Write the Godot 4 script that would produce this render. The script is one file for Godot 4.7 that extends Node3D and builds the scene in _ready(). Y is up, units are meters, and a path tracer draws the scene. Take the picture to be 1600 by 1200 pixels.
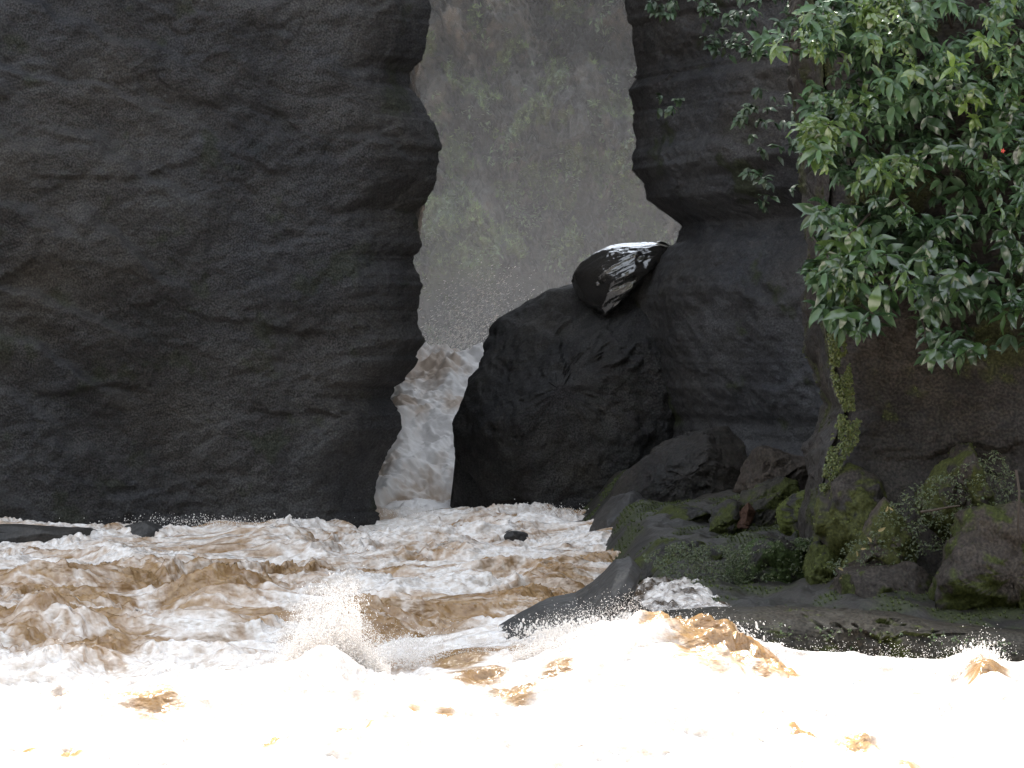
extends Node3D
# A river gorge: black wet cliffs left and right of a narrow gap, a mossy cliff in mist behind it,
# brown white-water in front. Distances are metres; "d" is the distance from the camera along -z.

const FOCAL := 4000.0      # focal length in pixels of the 1600 x 1200 photograph
const EYE := 2.2
const HORIZON := 550.0

var rng := RandomNumberGenerator.new()
var nz: Dictionary = {}
var mats: Dictionary = {}
var taken: Dictionary = {}
var leaf_meshes: Array = []
var tuft_mesh: ArrayMesh
var blob_mesh: ArrayMesh


func _ready() -> void:
	set_view_and_light()
	make_noises()
	make_materials()
	make_small_meshes()
	build_river()
	build_chute()
	build_cliffs()
	build_back_cliff()
	build_bank()
	build_rocks()
	build_shrubs()
	build_small_plants()
	build_splashes()
	build_mist()


# ---------------------------------------------------------------- camera, sky, sun, exposure
func set_view_and_light() -> void:
	var cam := Camera3D.new()
	cam.name = "camera"
	cam.position = Vector3(0, EYE, 0)
	cam.rotation.x = -atan(50.0 / FOCAL)
	cam.fov = rad_to_deg(2.0 * atan(600.0 / FOCAL))
	cam.near = 0.1
	cam.far = 600.0
	cam.current = true
	add_child(cam)

	var sky_mat := ProceduralSkyMaterial.new()
	sky_mat.sky_top_color = Color(0.735, 0.765, 0.81)
	sky_mat.sky_horizon_color = Color(0.80, 0.815, 0.835)
	sky_mat.sky_curve = 0.2
	sky_mat.ground_bottom_color = Color(0.16, 0.15, 0.13)
	sky_mat.ground_horizon_color = Color(0.25, 0.24, 0.22)
	sky_mat.sun_angle_max = 4.0
	var sky := Sky.new()
	sky.sky_material = sky_mat
	var env := Environment.new()
	env.background_mode = Environment.BG_SKY
	env.sky = sky
	env.background_energy_multiplier = 1.0
	env.tonemap_mode = Environment.TONE_MAPPER_LINEAR
	env.tonemap_exposure = 3.8
	env.volumetric_fog_enabled = true
	env.volumetric_fog_density = 0.0
	env.sdfgi_enabled = true
	env.ssao_enabled = true
	env.ssil_enabled = true
	var we := WorldEnvironment.new()
	we.name = "world_environment"
	we.environment = env
	add_child(we)

	var sun := DirectionalLight3D.new()
	sun.name = "sun"
	sun.light_energy = 1.4
	sun.light_color = Color(1.0, 0.985, 0.96)
	sun.light_angular_distance = 5.0     # a sun veiled by thin cloud
	sun.shadow_enabled = true
	var el := deg_to_rad(62.0)
	var az := deg_to_rad(28.0)
	var travel := Vector3(sin(az) * cos(el), -sin(el), cos(az) * cos(el))   # from behind the left cliff
	sun.look_at_from_position(Vector3(0, 60, 0), Vector3(0, 60, 0) + travel, Vector3.UP)
	add_child(sun)


# ---------------------------------------------------------------- helpers
func pt(px: float, py: float, d: float) -> Vector3:
	return Vector3((px - 800.0) / FOCAL * d, EYE - (py - HORIZON) / FOCAL * d, -d)


func noise(called: String, kind: int, freq: float, oct: int, sd: int, ridged := false, warp := 0.0) -> void:
	var n := FastNoiseLite.new()
	n.noise_type = kind
	n.frequency = freq
	n.seed = sd
	n.fractal_type = FastNoiseLite.FRACTAL_RIDGED if ridged else FastNoiseLite.FRACTAL_FBM
	n.fractal_octaves = oct
	if warp > 0.0:
		n.domain_warp_enabled = true
		n.domain_warp_amplitude = warp
		n.domain_warp_frequency = freq * 0.8
		n.domain_warp_fractal_octaves = 2
	nz[called] = n


func make_noises() -> void:
	var S := FastNoiseLite.TYPE_SIMPLEX_SMOOTH
	noise("big", S, 0.16, 3, 11)
	noise("mid", S, 0.55, 4, 12)
	noise("ridge", S, 0.5, 4, 13, true, 0.6)
	noise("fine", S, 2.6, 4, 14)
	noise("crack", S, 0.42, 3, 15, true, 1.0)
	noise("tone", S, 0.9, 4, 16)
	noise("block", FastNoiseLite.TYPE_CELLULAR, 0.62, 2, 18, false, 0.9)
	nz.block.cellular_return_type = FastNoiseLite.RETURN_CELL_VALUE
	nz.block.fractal_gain = 0.45
	noise("joint", FastNoiseLite.TYPE_CELLULAR, 0.9, 1, 19, false, 0.7)
	nz.joint.cellular_return_type = FastNoiseLite.RETURN_DISTANCE2_SUB
	noise("moss", S, 1.3, 5, 17)
	noise("wave", S, 0.42, 2, 21, false, 0.8)
	noise("chop", S, 1.1, 2, 22, true, 0.5)
	noise("ripple", S, 3.4, 3, 23, true, 0.2)
	noise("foam", S, 0.8, 5, 24, false, 0.7)
	noise("lace", S, 1.9, 3, 25, true, 0.35)
	noise("thread", S, 5.5, 3, 27, true, 0.12)
	noise("grit", S, 9.0, 2, 26)


func n2(k: String, x: float, y: float) -> float:
	return nz[k].get_noise_2d(x, y)


func n3(k: String, p: Vector3) -> float:
	return nz[k].get_noise_3dv(p)


func tex(freq: float, oct: int, sd: int, ridged: bool, lo: Color, hi: Color, size := 1024, curve := []) -> NoiseTexture2D:
	var n := FastNoiseLite.new()
	n.noise_type = FastNoiseLite.TYPE_SIMPLEX_SMOOTH
	n.frequency = freq
	n.seed = sd
	n.fractal_octaves = oct
	n.fractal_type = FastNoiseLite.FRACTAL_RIDGED if ridged else FastNoiseLite.FRACTAL_FBM
	var g := Gradient.new()
	g.set_color(0, lo)
	g.set_color(1, hi)
	if curve.size() == 2:
		g.set_offset(0, curve[0])
		g.set_offset(1, curve[1])
	var t := NoiseTexture2D.new()
	t.width = size
	t.height = size
	t.seamless = true
	t.noise = n
	t.color_ramp = g
	return t


func lin(r: float, g: float, b: float) -> Color:
	return Color(r, g, b).linear_to_srgb()


func make_materials() -> void:
	var grain := tex(0.06, 6, 3, false, Color(0.55, 0.55, 0.56), Color(1, 0.99, 0.97), 1024, [0.2, 0.8])
	var bump := tex(0.010, 5, 5, false, Color.BLACK, Color.WHITE)
	var bump2 := tex(0.008, 6, 6, true, Color.BLACK, Color.WHITE)
	var rough_map := tex(0.01, 5, 8, false, Color(0.45, 0.45, 0.45), Color(1, 1, 1))

	var rock := StandardMaterial3D.new()
	rock.vertex_color_use_as_albedo = true
	rock.albedo_texture = grain
	rock.roughness = 0.95
	rock.roughness_texture = rough_map
	rock.metallic_specular = 0.25
	rock.uv1_triplanar = true
	rock.uv1_world_triplanar = true
	rock.uv1_scale = Vector3(0.5, 0.5, 0.5)
	rock.heightmap_enabled = true
	rock.heightmap_texture = bump
	rock.heightmap_scale = 3.5
	mats.rock = rock

	var wet: StandardMaterial3D = rock.duplicate()
	wet.roughness = 0.62
	wet.roughness_texture = null
	wet.metallic_specular = 0.5
	wet.heightmap_scale = 2.0
	mats.wet = wet

	var soaked: StandardMaterial3D = rock.duplicate()
	soaked.roughness = 0.11
	soaked.roughness_texture = null
	soaked.metallic_specular = 0.9
	soaked.clearcoat_enabled = true      # the film of water on it
	soaked.clearcoat = 1.0
	soaked.clearcoat_roughness = 0.08
	soaked.heightmap_texture = bump2
	soaked.heightmap_scale = 1.0
	soaked.uv1_scale = Vector3(0.7, 0.7, 0.7)
	mats.soaked = soaked

	var water := StandardMaterial3D.new()
	water.vertex_color_use_as_albedo = true
	water.albedo_texture = tex(0.015, 7, 31, true, Color(0.78, 0.72, 0.66), Color(1, 1, 1), 1024, [0.15, 0.75])
	water.roughness = 0.24
	water.metallic_specular = 0.5
	water.uv1_triplanar = true
	water.uv1_world_triplanar = true
	water.uv1_scale = Vector3(0.42, 0.7, 0.8)
	water.heightmap_enabled = true
	water.heightmap_texture = tex(0.012, 6, 32, false, Color.BLACK, Color.WHITE)
	water.heightmap_scale = 3.5
	mats.water = water
	var torrent: StandardMaterial3D = water.duplicate()     # water too fast to show its ripples
	torrent.albedo_texture = null
	torrent.roughness = 0.55
	torrent.heightmap_scale = 0.8
	mats.torrent = torrent

	var foam := StandardMaterial3D.new()
	foam.albedo_color = lin(0.88, 0.87, 0.86)
	foam.roughness = 0.5
	foam.backlight_enabled = true        # thin spray lets light through
	foam.backlight = Color(1.0, 0.98, 0.96)
	mats.foam = foam

	var k := 0
	for c in [[0.037, 0.070, 0.022], [0.060, 0.100, 0.027], [0.025, 0.050, 0.021], [0.095, 0.140, 0.042], [0.120, 0.185, 0.040]]:
		var m := StandardMaterial3D.new()
		m.albedo_color = lin(c[0], c[1], c[2])
		m.roughness = 0.26
		m.metallic_specular = 0.65
		m.backlight_enabled = true
		m.backlight = lin(c[0] * 1.4, c[1] * 1.4, c[2])
		mats["leaf%d" % k] = m
		k += 1
	var lt := StandardMaterial3D.new()     # leaves tinted by their copies' colours
	lt.vertex_color_use_as_albedo = true
	lt.roughness = 0.42
	lt.metallic_specular = 0.5
	mats.leaf_tint = lt
	var ms: StandardMaterial3D = lt.duplicate()
	ms.roughness = 0.9
	ms.metallic_specular = 0.3
	mats.moss = ms
	var bark := StandardMaterial3D.new()
	bark.albedo_color = lin(0.075, 0.055, 0.04)
	bark.albedo_texture = grain
	bark.uv1_triplanar = true
	bark.uv1_scale = Vector3(8, 8, 8)
	bark.roughness = 0.85
	mats.bark = bark
	var dry := StandardMaterial3D.new()
	dry.albedo_color = lin(0.24, 0.19, 0.085)
	dry.roughness = 0.7
	mats.dry = dry
	var red := StandardMaterial3D.new()
	red.albedo_color = lin(0.45, 0.05, 0.03)
	red.roughness = 0.5
	mats.red = red


func numbered(called: String) -> String:
	var k: int = taken.get(called, 0)
	taken[called] = k + 1
	return called if k == 0 else "%s_%03d" % [called, k]


func mesh_node(called: String, mesh: Mesh, mat: Material, parent: Node = null) -> MeshInstance3D:
	var o := MeshInstance3D.new()
	o.mesh = mesh
	o.material_override = mat
	if parent == null:
		o.name = numbered(called)
		add_child(o)
	else:
		o.name = called
		parent.add_child(o, true)
	return o


func tag(o: Node, label: String, category: String, group := "") -> void:
	o.set_meta("label", label)
	o.set_meta("category", category)
	if group:
		o.set_meta("group", group)


func kind(o: Node, k: String, label := "", category := "") -> void:
	o.set_meta("kind", k)
	if label:
		tag(o, label, category)


# a grid of points, columns fastest; its front faces along du x dv
func grid(pos: PackedVector3Array, col: PackedColorArray, nu: int, nv: int, wrap := false, keep := PackedByteArray()) -> ArrayMesh:
	var nor := PackedVector3Array()
	nor.resize(pos.size())
	for j in nv:
		var jm: int = maxi(j - 1, 0) * nu
		var jp: int = mini(j + 1, nv - 1) * nu
		var jr := j * nu
		for i in nu:
			var im := i - 1
			var ip := i + 1
			if im < 0:
				im = nu - 2 if wrap else 0
			if ip >= nu:
				ip = 1 if wrap else nu - 1
			nor[jr + i] = (pos[jr + ip] - pos[jr + im]).cross(pos[jp + i] - pos[jm + i]).normalized()
	var idx := PackedInt32Array()
	var use_keep := keep.size() > 0
	idx.resize((nu - 1) * (nv - 1) * 6)
	var n := 0
	for j in nv - 1:
		for i in nu - 1:
			var a := j * nu + i
			if use_keep and not (keep[a] and keep[a + 1] and keep[a + nu] and keep[a + nu + 1]):
				continue
			idx[n] = a
			idx[n + 1] = a + nu
			idx[n + 2] = a + 1
			idx[n + 3] = a + 1
			idx[n + 4] = a + nu
			idx[n + 5] = a + nu + 1
			n += 6
	idx.resize(n)
	var arr := []
	arr.resize(Mesh.ARRAY_MAX)
	arr[Mesh.ARRAY_VERTEX] = pos
	arr[Mesh.ARRAY_NORMAL] = nor
	if col.size():
		arr[Mesh.ARRAY_COLOR] = col
	arr[Mesh.ARRAY_INDEX] = idx
	var m := ArrayMesh.new()
	m.add_surface_from_arrays(Mesh.PRIMITIVE_TRIANGLES, arr)
	return m


func table(t: Array, at: float) -> float:
	# piecewise linear [[key, value], ...] with rising keys
	if at <= t[0][0]:
		return t[0][1]
	for i in t.size() - 1:
		if at <= t[i + 1][0]:
			return lerpf(t[i][1], t[i + 1][1], (at - t[i][0]) / (t[i + 1][0] - t[i][0]))
	return t[t.size() - 1][1]


func copies(called: String, mesh: Mesh, mat: Material, where: Array, tints: Array, parent: Node = null) -> MultiMeshInstance3D:
	var mm := MultiMesh.new()
	mm.transform_format = MultiMesh.TRANSFORM_3D
	mm.use_colors = tints.size() > 0
	mm.mesh = mesh
	mm.instance_count = where.size()
	for i in where.size():
		mm.set_instance_transform(i, where[i])
		if tints.size():
			mm.set_instance_color(i, tints[i])
	var o := MultiMeshInstance3D.new()
	o.multimesh = mm
	o.material_override = mat
	o.set_meta("kind", "stuff")
	if parent == null:
		o.name = numbered(called)
		add_child(o)
	else:
		o.name = called
		parent.add_child(o, true)
	return o


func tube(points: Array, r0: float, r1: float, sides := 6) -> ArrayMesh:
	var pos := PackedVector3Array()
	var n := points.size()
	for i in n:
		var t: Vector3 = (points[mini(i + 1, n - 1)] - points[maxi(i - 1, 0)]).normalized()
		var a := t.cross(Vector3(0.3, 0.2, 1)).normalized()
		var b := t.cross(a)
		var r := lerpf(r0, r1, float(i) / (n - 1))
		for k in sides + 1:
			var f := TAU * k / sides
			pos.append(points[i] + (a * cos(f) - b * sin(f)) * r)
	return grid(pos, PackedColorArray(), sides + 1, n, true)


func make_small_meshes() -> void:
	# leaves: a pointed blade folded along its midrib, growing along +z from the origin, one metre long
	for v in 4:
		var st := SurfaceTool.new()
		st.begin(Mesh.PRIMITIVE_TRIANGLES)
		var rows := 7
		var droop: float = [0.10, 0.28, 0.45, 0.20][v]
		var half: float = [0.17, 0.19, 0.16, 0.22][v]
		var fold: float = [0.06, 0.09, 0.05, 0.04][v]
		var bend: float = [0.03, -0.06, 0.05, -0.02][v]
		var rib := []
		for i in rows:
			var t := float(i) / (rows - 1)
			var w := half * pow(sin(PI * pow(t, 0.8)), 0.8) if i > 0 and i < rows - 1 else 0.004
			var mid := Vector3(bend * sin(t * 3.0), -droop * t * t + 0.04 * sin(t * 9.0 + v), t * (1.0 - 0.12 * droop))
			var up := fold * (w / half)
			rib.append([mid + Vector3(-w, up, 0), mid, mid + Vector3(w, up * 0.8, 0)])
		st.set_smooth_group(0)
		for i in rows - 1:
			for s in 2:
				var a: Vector3 = rib[i][s]
				var b: Vector3 = rib[i][s + 1]
				var c: Vector3 = rib[i + 1][s]
				var e: Vector3 = rib[i + 1][s + 1]
				# front face is +y
				for q in [c, b, a, c, e, b]:
					st.add_vertex(q)
		st.index()
		st.generate_normals()
		leaf_meshes.append(st.commit())
	# moss tuft: five short bent blades
	var tt := SurfaceTool.new()
	tt.begin(Mesh.PRIMITIVE_TRIANGLES)
	for k in 5:
		var f := TAU * k / 5.0
		var o := Vector3(cos(f), 0, sin(f))
		var s := Vector3(-sin(f), 0, cos(f)) * 0.16
		tt.add_vertex(o * 0.1 - s)
		tt.add_vertex(o * 0.7 + Vector3(0, 0.75, 0))
		tt.add_vertex(o * 0.1 + s)
	tt.generate_normals()
	tuft_mesh = tt.commit()
	# drop: a small uneven blob
	var sp := SphereMesh.new()
	sp.radius = 1.0
	sp.height = 2.0
	sp.radial_segments = 8
	sp.rings = 5
	var sa := sp.get_mesh_arrays()
	blob_mesh = ArrayMesh.new()
	blob_mesh.add_surface_from_arrays(Mesh.PRIMITIVE_TRIANGLES, sa)


# ---------------------------------------------------------------- the river
# brown tongues of unbroken water and white crests: [px, py, half width px, half height px]
const BROWN := [[60, 905, 90, 26], [230, 900, 60, 18], [120, 925, 110, 22], [330, 935, 85, 32], [90, 985, 130, 28], [590, 968, 62, 20],
	[560, 925, 45, 9], [700, 945, 70, 18], [830, 925, 95, 22], [870, 905, 60, 14], [760, 890, 60, 10], [920, 865, 50, 10], [180, 1003, 70, 22],
	[300, 1055, 60, 8], [230, 1090, 45, 9], [110, 1065, 50, 8], [715, 1028, 34, 9], [1115, 1046, 95, 26], [1190, 1058, 50, 12], [1035, 1034, 60, 16], [215, 1085, 70, 10], [740, 1045, 45, 9],
	[1330, 1050, 70, 9], [1420, 1056, 50, 8], [1540, 1040, 40, 10], [470, 880, 60, 8], [610, 885, 70, 9], [400, 965, 40, 14], [30, 1010, 50, 12], [680, 860, 80, 8], [250, 870, 60, 8], [1000, 1030, 40, 9],
	[45, 1182, 35, 7], [110, 1188, 30, 6], [640, 1080, 22, 4], [690, 1078, 26, 5], [540, 1108, 30, 3], [430, 1165, 30, 4], [560, 1155, 22, 5], [1090, 1132, 30, 4], [1180, 1118, 26, 4], [1340, 1140, 34, 6], [1250, 1135, 26, 3], [1420, 1160, 24, 4], [800, 1060, 40, 5], [870, 1048, 26, 6]]
const HUMPS := [[330, 915, 90, 30, 0.16], [90, 965, 130, 30, 0.18], [60, 895, 80, 22, 0.12], [590, 960, 60, 16, 0.10], [860, 905, 90, 20, 0.14],
	[505, 1010, 62, 50, 0.20], [1040, 1015, 120, 40, 0.22], [930, 1010, 100, 34, 0.15], [1150, 1035, 70, 20, 0.12], [330, 815, 40, 8, 0.10], [445, 826, 30, 7, 0.10], [170, 815, 50, 8, 0.08], [1540, 1045, 40, 12, 0.16]]
var brown_world: Array = []
var humps_world: Array = []
var chop_mean := 0.0
var ripple_mean := 0.0
var lace_mean := 0.0
var thread_mean := 0.0


func flatten_patches() -> void:
	for k in 2000:
		var x := fmod(k * 0.618, 30.0)
		var d := fmod(k * 0.3719, 30.0)
		chop_mean += n2("chop", x, d) / 2000.0
		ripple_mean += n2("ripple", x, d) / 2000.0
		lace_mean += n2("lace", x, d) / 2000.0
		thread_mean += n2("thread", x, d) / 2000.0
	for b in BROWN:
		var d: float = EYE * FOCAL / (b[1] - HORIZON + 12.0)
		var dd: float = EYE * FOCAL / (b[1] - b[3] - HORIZON) - EYE * FOCAL / (b[1] + b[3] - HORIZON)
		brown_world.append([(b[0] - 800.0) / FOCAL * d, d, b[2] / FOCAL * d, maxf(dd * 0.5, 0.2)])
	for b in HUMPS:
		var d: float = EYE * FOCAL / (b[1] + b[3] - HORIZON)
		humps_world.append([(b[0] - 800.0) / FOCAL * d, d, b[2] / FOCAL * d, 0.8, b[4]])


func water_point(x: float, d: float) -> Vector3:
	var bend := 0.8 * n2("big", x * 1.5, d * 1.5 + 60.0)
	var xs := x * 0.62 + bend
	var w := n2("wave", x * 0.8, d * 1.1)
	var c := n2("chop", xs, d)
	var r := n2("ripple", xs * 0.85, d + 0.3 * c)
	var strength := 0.8 + 0.6 * n2("big", x * 2.0 + 40.0, d * 2.0)
	var y := w * 0.24 + (c - chop_mean) * 0.11 * strength + (r - ripple_mean) * 0.035
	y += n2("grit", xs, d) * 0.012
	var lee := smoothstep(1.4, 2.3, x) * smoothstep(16.0, 17.2, d)      # slack water along the shelf
	y = y * (1.0 - 0.30 * lee) - 0.06 * lee
	for h in humps_world:
		var u: float = (x - h[0]) / h[2]
		var v: float = (d - h[1]) / h[3]
		var q := u * u + v * v
		if q < 4.0:
			y += h[4] * exp(-q * 1.3) * (1.0 + 0.25 * c)
	# leaning crests
	return Vector3(x + 0.025 * c + 0.01 * r, y, -d + 0.10 * w + 0.04 * c)


func water_colour(x: float, d: float) -> Color:
	var bend := 0.8 * n2("big", x * 1.5, d * 1.5 + 60.0)
	var xs := x * 0.62 + bend
	var a := n2("foam", xs * 1.1, d * 0.9)
	var l := n2("lace", xs, d)
	var t := n2("thread", xs * 0.9, d)
	var open := 0.0
	for b in brown_world:
		var u: float = (x - b[0]) / b[2]
		var v: float = (d - b[1]) / b[3]
		var q := u * u + v * v
		if q < 2.5:
			open = maxf(open, 1.0 - q * 0.5)
	var foam := 0.66 + 0.75 * a + 0.30 * (l - lace_mean) + 0.40 * (t - thread_mean) - 0.56 * open
	if d < 19.5:
		foam += 0.7 * smoothstep(19.0, 17.2, d) * (1.0 - 1.3 * open)
	return froth(foam, 0.5 + 0.6 * n2("tone", x * 1.4, d * 1.4))


func froth(foam: float, silt: float) -> Color:
	var c := Color(0.275, 0.162, 0.072).lerp(Color(0.40, 0.267, 0.138), silt)
	c = c.lerp(Color(0.54, 0.43, 0.34), smoothstep(0.12, 0.42, foam))
	c = c.lerp(Color(0.73, 0.665, 0.615), smoothstep(0.36, 0.62, foam))
	return c.lerp(Color(0.86, 0.83, 0.81), smoothstep(0.55, 0.85, foam))


func build_river() -> void:
	flatten_patches()
	var dx := 0.022
	var x0 := -8.4
	var nu := int(16.8 / dx) + 1
	var d0 := 12.2
	var d1 := 36.5
	var rows := PackedFloat32Array()
	var d := d0
	while d < d1:
		rows.append(d)
		d += 0.028
	var nv := rows.size()
	var pos := PackedVector3Array()
	var col := PackedColorArray()
	var keep := PackedByteArray()
	pos.resize(nu * nv)
	col.resize(nu * nv)
	keep.resize(nu * nv)
	for j in nv:
		var dd := rows[j]
		var lim := 0.2 * dd + 1.4
		for i in nu:
			var x := x0 + i * dx
			var k := j * nu + i
			if absf(x) > lim or (dd > 32.6 and (x < -2.4 or x > 2.0)) or (x > 2.6 and dd > 21.5):
				keep[k] = 0
				pos[k] = Vector3(x, 0, -dd)
				continue
			keep[k] = 1
			var p := water_point(x, dd)
			pos[k] = p
			col[k] = water_colour(x, dd)
	var o := mesh_node("river", grid(pos, col, nu, nv, false, keep), mats.water)
	kind(o, "structure", "brown river broken into white rapids below the gorge", "river")
	# the same river on towards and behind the viewer, coarser
	nu = 120
	nv = 110
	pos.resize(nu * nv)
	col.resize(nu * nv)
	for j in nv:
		var dd := lerpf(-30.0, 12.35, float(j) / (nv - 1))
		for i in nu:
			var x := lerpf(-24.0, 24.0, float(i) / (nu - 1))
			var p := water_point(x, dd)
			pos[j * nu + i] = p - Vector3(0, 0.05, 0)
			col[j * nu + i] = water_colour(x, dd)
	var near := mesh_node("river_near", grid(pos, col, nu, nv), mats.water)
	kind(near, "structure")
	var bed := PlaneMesh.new()
	bed.size = Vector2(500, 500)
	var bm := StandardMaterial3D.new()
	bm.albedo_color = lin(0.10, 0.075, 0.05)
	bm.roughness = 0.9
	var b := mesh_node("riverbed", bed, bm)
	b.position = Vector3(0, -1.2, 0)
	kind(b, "structure")


# ---------------------------------------------------------------- the chute through the gap
const CHUTE := [[32.5, -0.25], [34.0, 0.02], [35.5, 0.10], [36.6, 0.25], [38.0, 0.75], [40.0, 1.30], [42.0, 1.78], [43.6, 2.08], [44.6, 2.16], [46.0, 2.1], [60.0, 2.1]]


func build_chute() -> void:
	var dx := 0.03
	var nu := int(5.0 / dx) + 1
	var nv := int(13.5 / 0.045)
	var pos := PackedVector3Array()
	var col := PackedColorArray()
	pos.resize(nu * nv)
	col.resize(nu * nv)
	for j in nv:
		var d := 32.5 + j * 0.045
		var base := table(CHUTE, d)
		for i in nu:
			var x := -3.0 + i * dx
			var w := n2("wave", x * 1.6 + 9.0, d * 0.9)
			var c := n2("chop", x * 1.2, d * 0.9 + 30.0)
			var r := n2("ripple", x, d + 10.0)
			var y := base + w * 0.20 + (c - chop_mean) * 0.10 + (r - ripple_mean) * 0.02 - 0.06 * x * smoothstep(40.0, 44.0, d) + 0.22 * n2("tone", x * 1.5, d * 0.6) * smoothstep(40.0, 44.0, d) + 0.08 * n2("fine", x, d) * smoothstep(40.0, 44.0, d)
			pos[j * nu + i] = Vector3(x, y, -d + 0.1 * w)
			var f := 0.70 + 0.75 * n2("foam", x * 1.1 + 20.0, d * 0.5) + 0.22 * (n2("lace", x * 1.2, d * 0.35) - lace_mean)
			col[j * nu + i] = froth(maxf(f, 0.34), 0.8)
	var o := mesh_node("waterfall", grid(pos, col, nu, nv), mats.torrent)
	kind(o, "structure", "steep chute of frothing tan water pouring through the gap between the cliffs", "waterfall")
	nu = 70
	nv = 40
	pos.resize(nu * nv)
	col.resize(nu * nv)
	for j in nv:
		var d := lerpf(45.5, 78.0, float(j) / (nv - 1))
		for i in nu:
			var x := lerpf(-16.0, 16.0, float(i) / (nu - 1))
			pos[j * nu + i] = Vector3(x, 1.75 + 0.1 * n2("wave", x, d), -d)
			col[j * nu + i] = Color(0.42, 0.28, 0.17).lerp(Color(0.8, 0.76, 0.73), smoothstep(-0.2, 0.4, n2("foam", x, d)))
	var up := mesh_node("upstream_pool", grid(pos, col, nu, nv), mats.water)
	kind(up, "structure")


# ---------------------------------------------------------------- cliffs
# silhouettes [py, px] of the edges of the gap, top to bottom
const LEFT_EDGE := [[0, 672], [50, 666], [85, 660], [108, 634], [125, 637], [150, 655], [180, 672], [215, 688], [245, 685], [290, 675], [315, 660], [323, 643], [350, 650], [390, 655], [396, 644], [420, 650], [445, 655], [490, 650], [505, 652], [530, 664], [560, 650], [595, 625], [606, 608], [625, 601], [650, 625], [675, 625], [710, 605], [745, 588], [775, 583], [830, 586], [900, 590]]
const RIGHT_EDGE := [[0, 977], [40, 985], [80, 992], [125, 993], [136, 982], [180, 990], [230, 993], [266, 989], [285, 1008], [310, 1012], [330, 1040], [350, 1063], [375, 1060], [400, 1035], [450, 1010], [520, 1018], [600, 1030], [660, 1048], [720, 1040], [800, 1020], [900, 1000]]


func edge_x(t: Array, y: float, d: float, lean: float) -> float:
	var py := HORIZON + (EYE - y) * FOCAL / d
	var x := (table(t, py) - 800.0) / FOCAL * d
	x += 0.045 * n2("block", y * 2.6, d) + 0.035 * n2("fine", y * 1.3, d) + 0.012 * n2("grit", y * 1.5, d)
	if py < 0.0:
		var above := y - (EYE + HORIZON * d / FOCAL)
		x += lean * above + 0.25 * n2("mid", above * 0.8, d) * minf(above, 1.0)
	return x


func rock_relief(p: Vector3, strata: float) -> float:
	var warp := n3("mid", p * 0.6) * 0.9 + p.x * 0.22
	var layer := (p.y + warp) * 1.15
	var saw := layer - floorf(layer)
	var ledge := smoothstep(0.0, 0.85, saw) - smoothstep(0.85, 1.0, saw)
	var keep := clampf(n3("big", p * 1.6 + Vector3(7, 3, 1)) * 1.6 + 0.35, 0.0, 1.0)
	var e := n3("big", p) * 0.30 + n3("mid", p) * 0.08 + (n3("ridge", p * 0.8)) * 0.05
	var s := Vector3(0.62, 1.25, 0.62)
	e += n3("block", p * s) * 0.055 + n3("block", p * s * 3.1) * 0.018
	e += ledge * strata * keep
	e += n3("fine", p) * 0.030 + n3("grit", p) * 0.006
	var cr := n3("crack", p * Vector3(0.55, 1.25, 0.55))
	e -= 0.05 * smoothstep(0.5, 0.95, cr)
	return e


func rows_up(fine_to: float, step: float, top: float) -> PackedFloat32Array:
	var r := PackedFloat32Array()
	var y := -0.8
	while y < fine_to:
		r.append(y)
		y += step
	while y < top:
		r.append(y)
		step = minf(step * 1.25, 1.2)
		y += step
	r.append(top)
	return r


func rock_tone(p: Vector3, dark: Color, light: Color) -> Color:
	var t := clampf(0.5 + 0.8 * n3("tone", p * 0.7) + 0.35 * n3("fine", p * 1.7) + 0.2 * n3("grit", p * 1.5), 0.0, 1.0)
	var c := dark.lerp(light, t)
	# iron-brown and blue-black mineral patches
	var h := clampf(1.6 * n3("mid", p * 0.7 + Vector3(90, 0, 20)), -1.0, 1.0)
	return Color(c.r * (1.0 + 0.05 * h), c.g, c.b * (1.0 - 0.08 * h))


# overhanging lips that cross the left cliff: [px, py] along each
const LEDGES := [[[120, 490], [200, 478], [260, 470], [330, 498], [420, 505], [480, 522], [560, 514], [640, 522]], [[20, 300], [60, 280], [110, 272], [200, 285], [280, 262], [350, 232]],
	[[370, 645], [450, 640], [520, 648], [600, 640]], [[-20, 450], [50, 415], [100, 400]], [[350, 232], [420, 265], [470, 262]], [[40, 620], [160, 600], [250, 612]]]


func ledges(p: Vector3) -> float:
	var px := 800.0 - p.x / p.z * FOCAL
	var e := 0.0
	for l in LEDGES:
		var a: float = l[0][0]
		var b: float = l[l.size() - 1][0]
		if px < a or px > b:
			continue
		var py := table(l, px) + 14.0 * n2("mid", px * 0.02, 4.0)
		var over := p.y - (EYE + (py - HORIZON) / FOCAL * p.z)
		var ends := smoothstep(0.0, 0.25, minf(px - a, b - px) / (b - a)) * (0.55 + 0.8 * n2("tone", px * 0.02, a))
		if over > 0.0:
			e += 0.05 * exp(-over / 0.30) * ends
		else:
			e -= 0.045 * exp(over / 0.22) * ends
	return e


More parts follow.
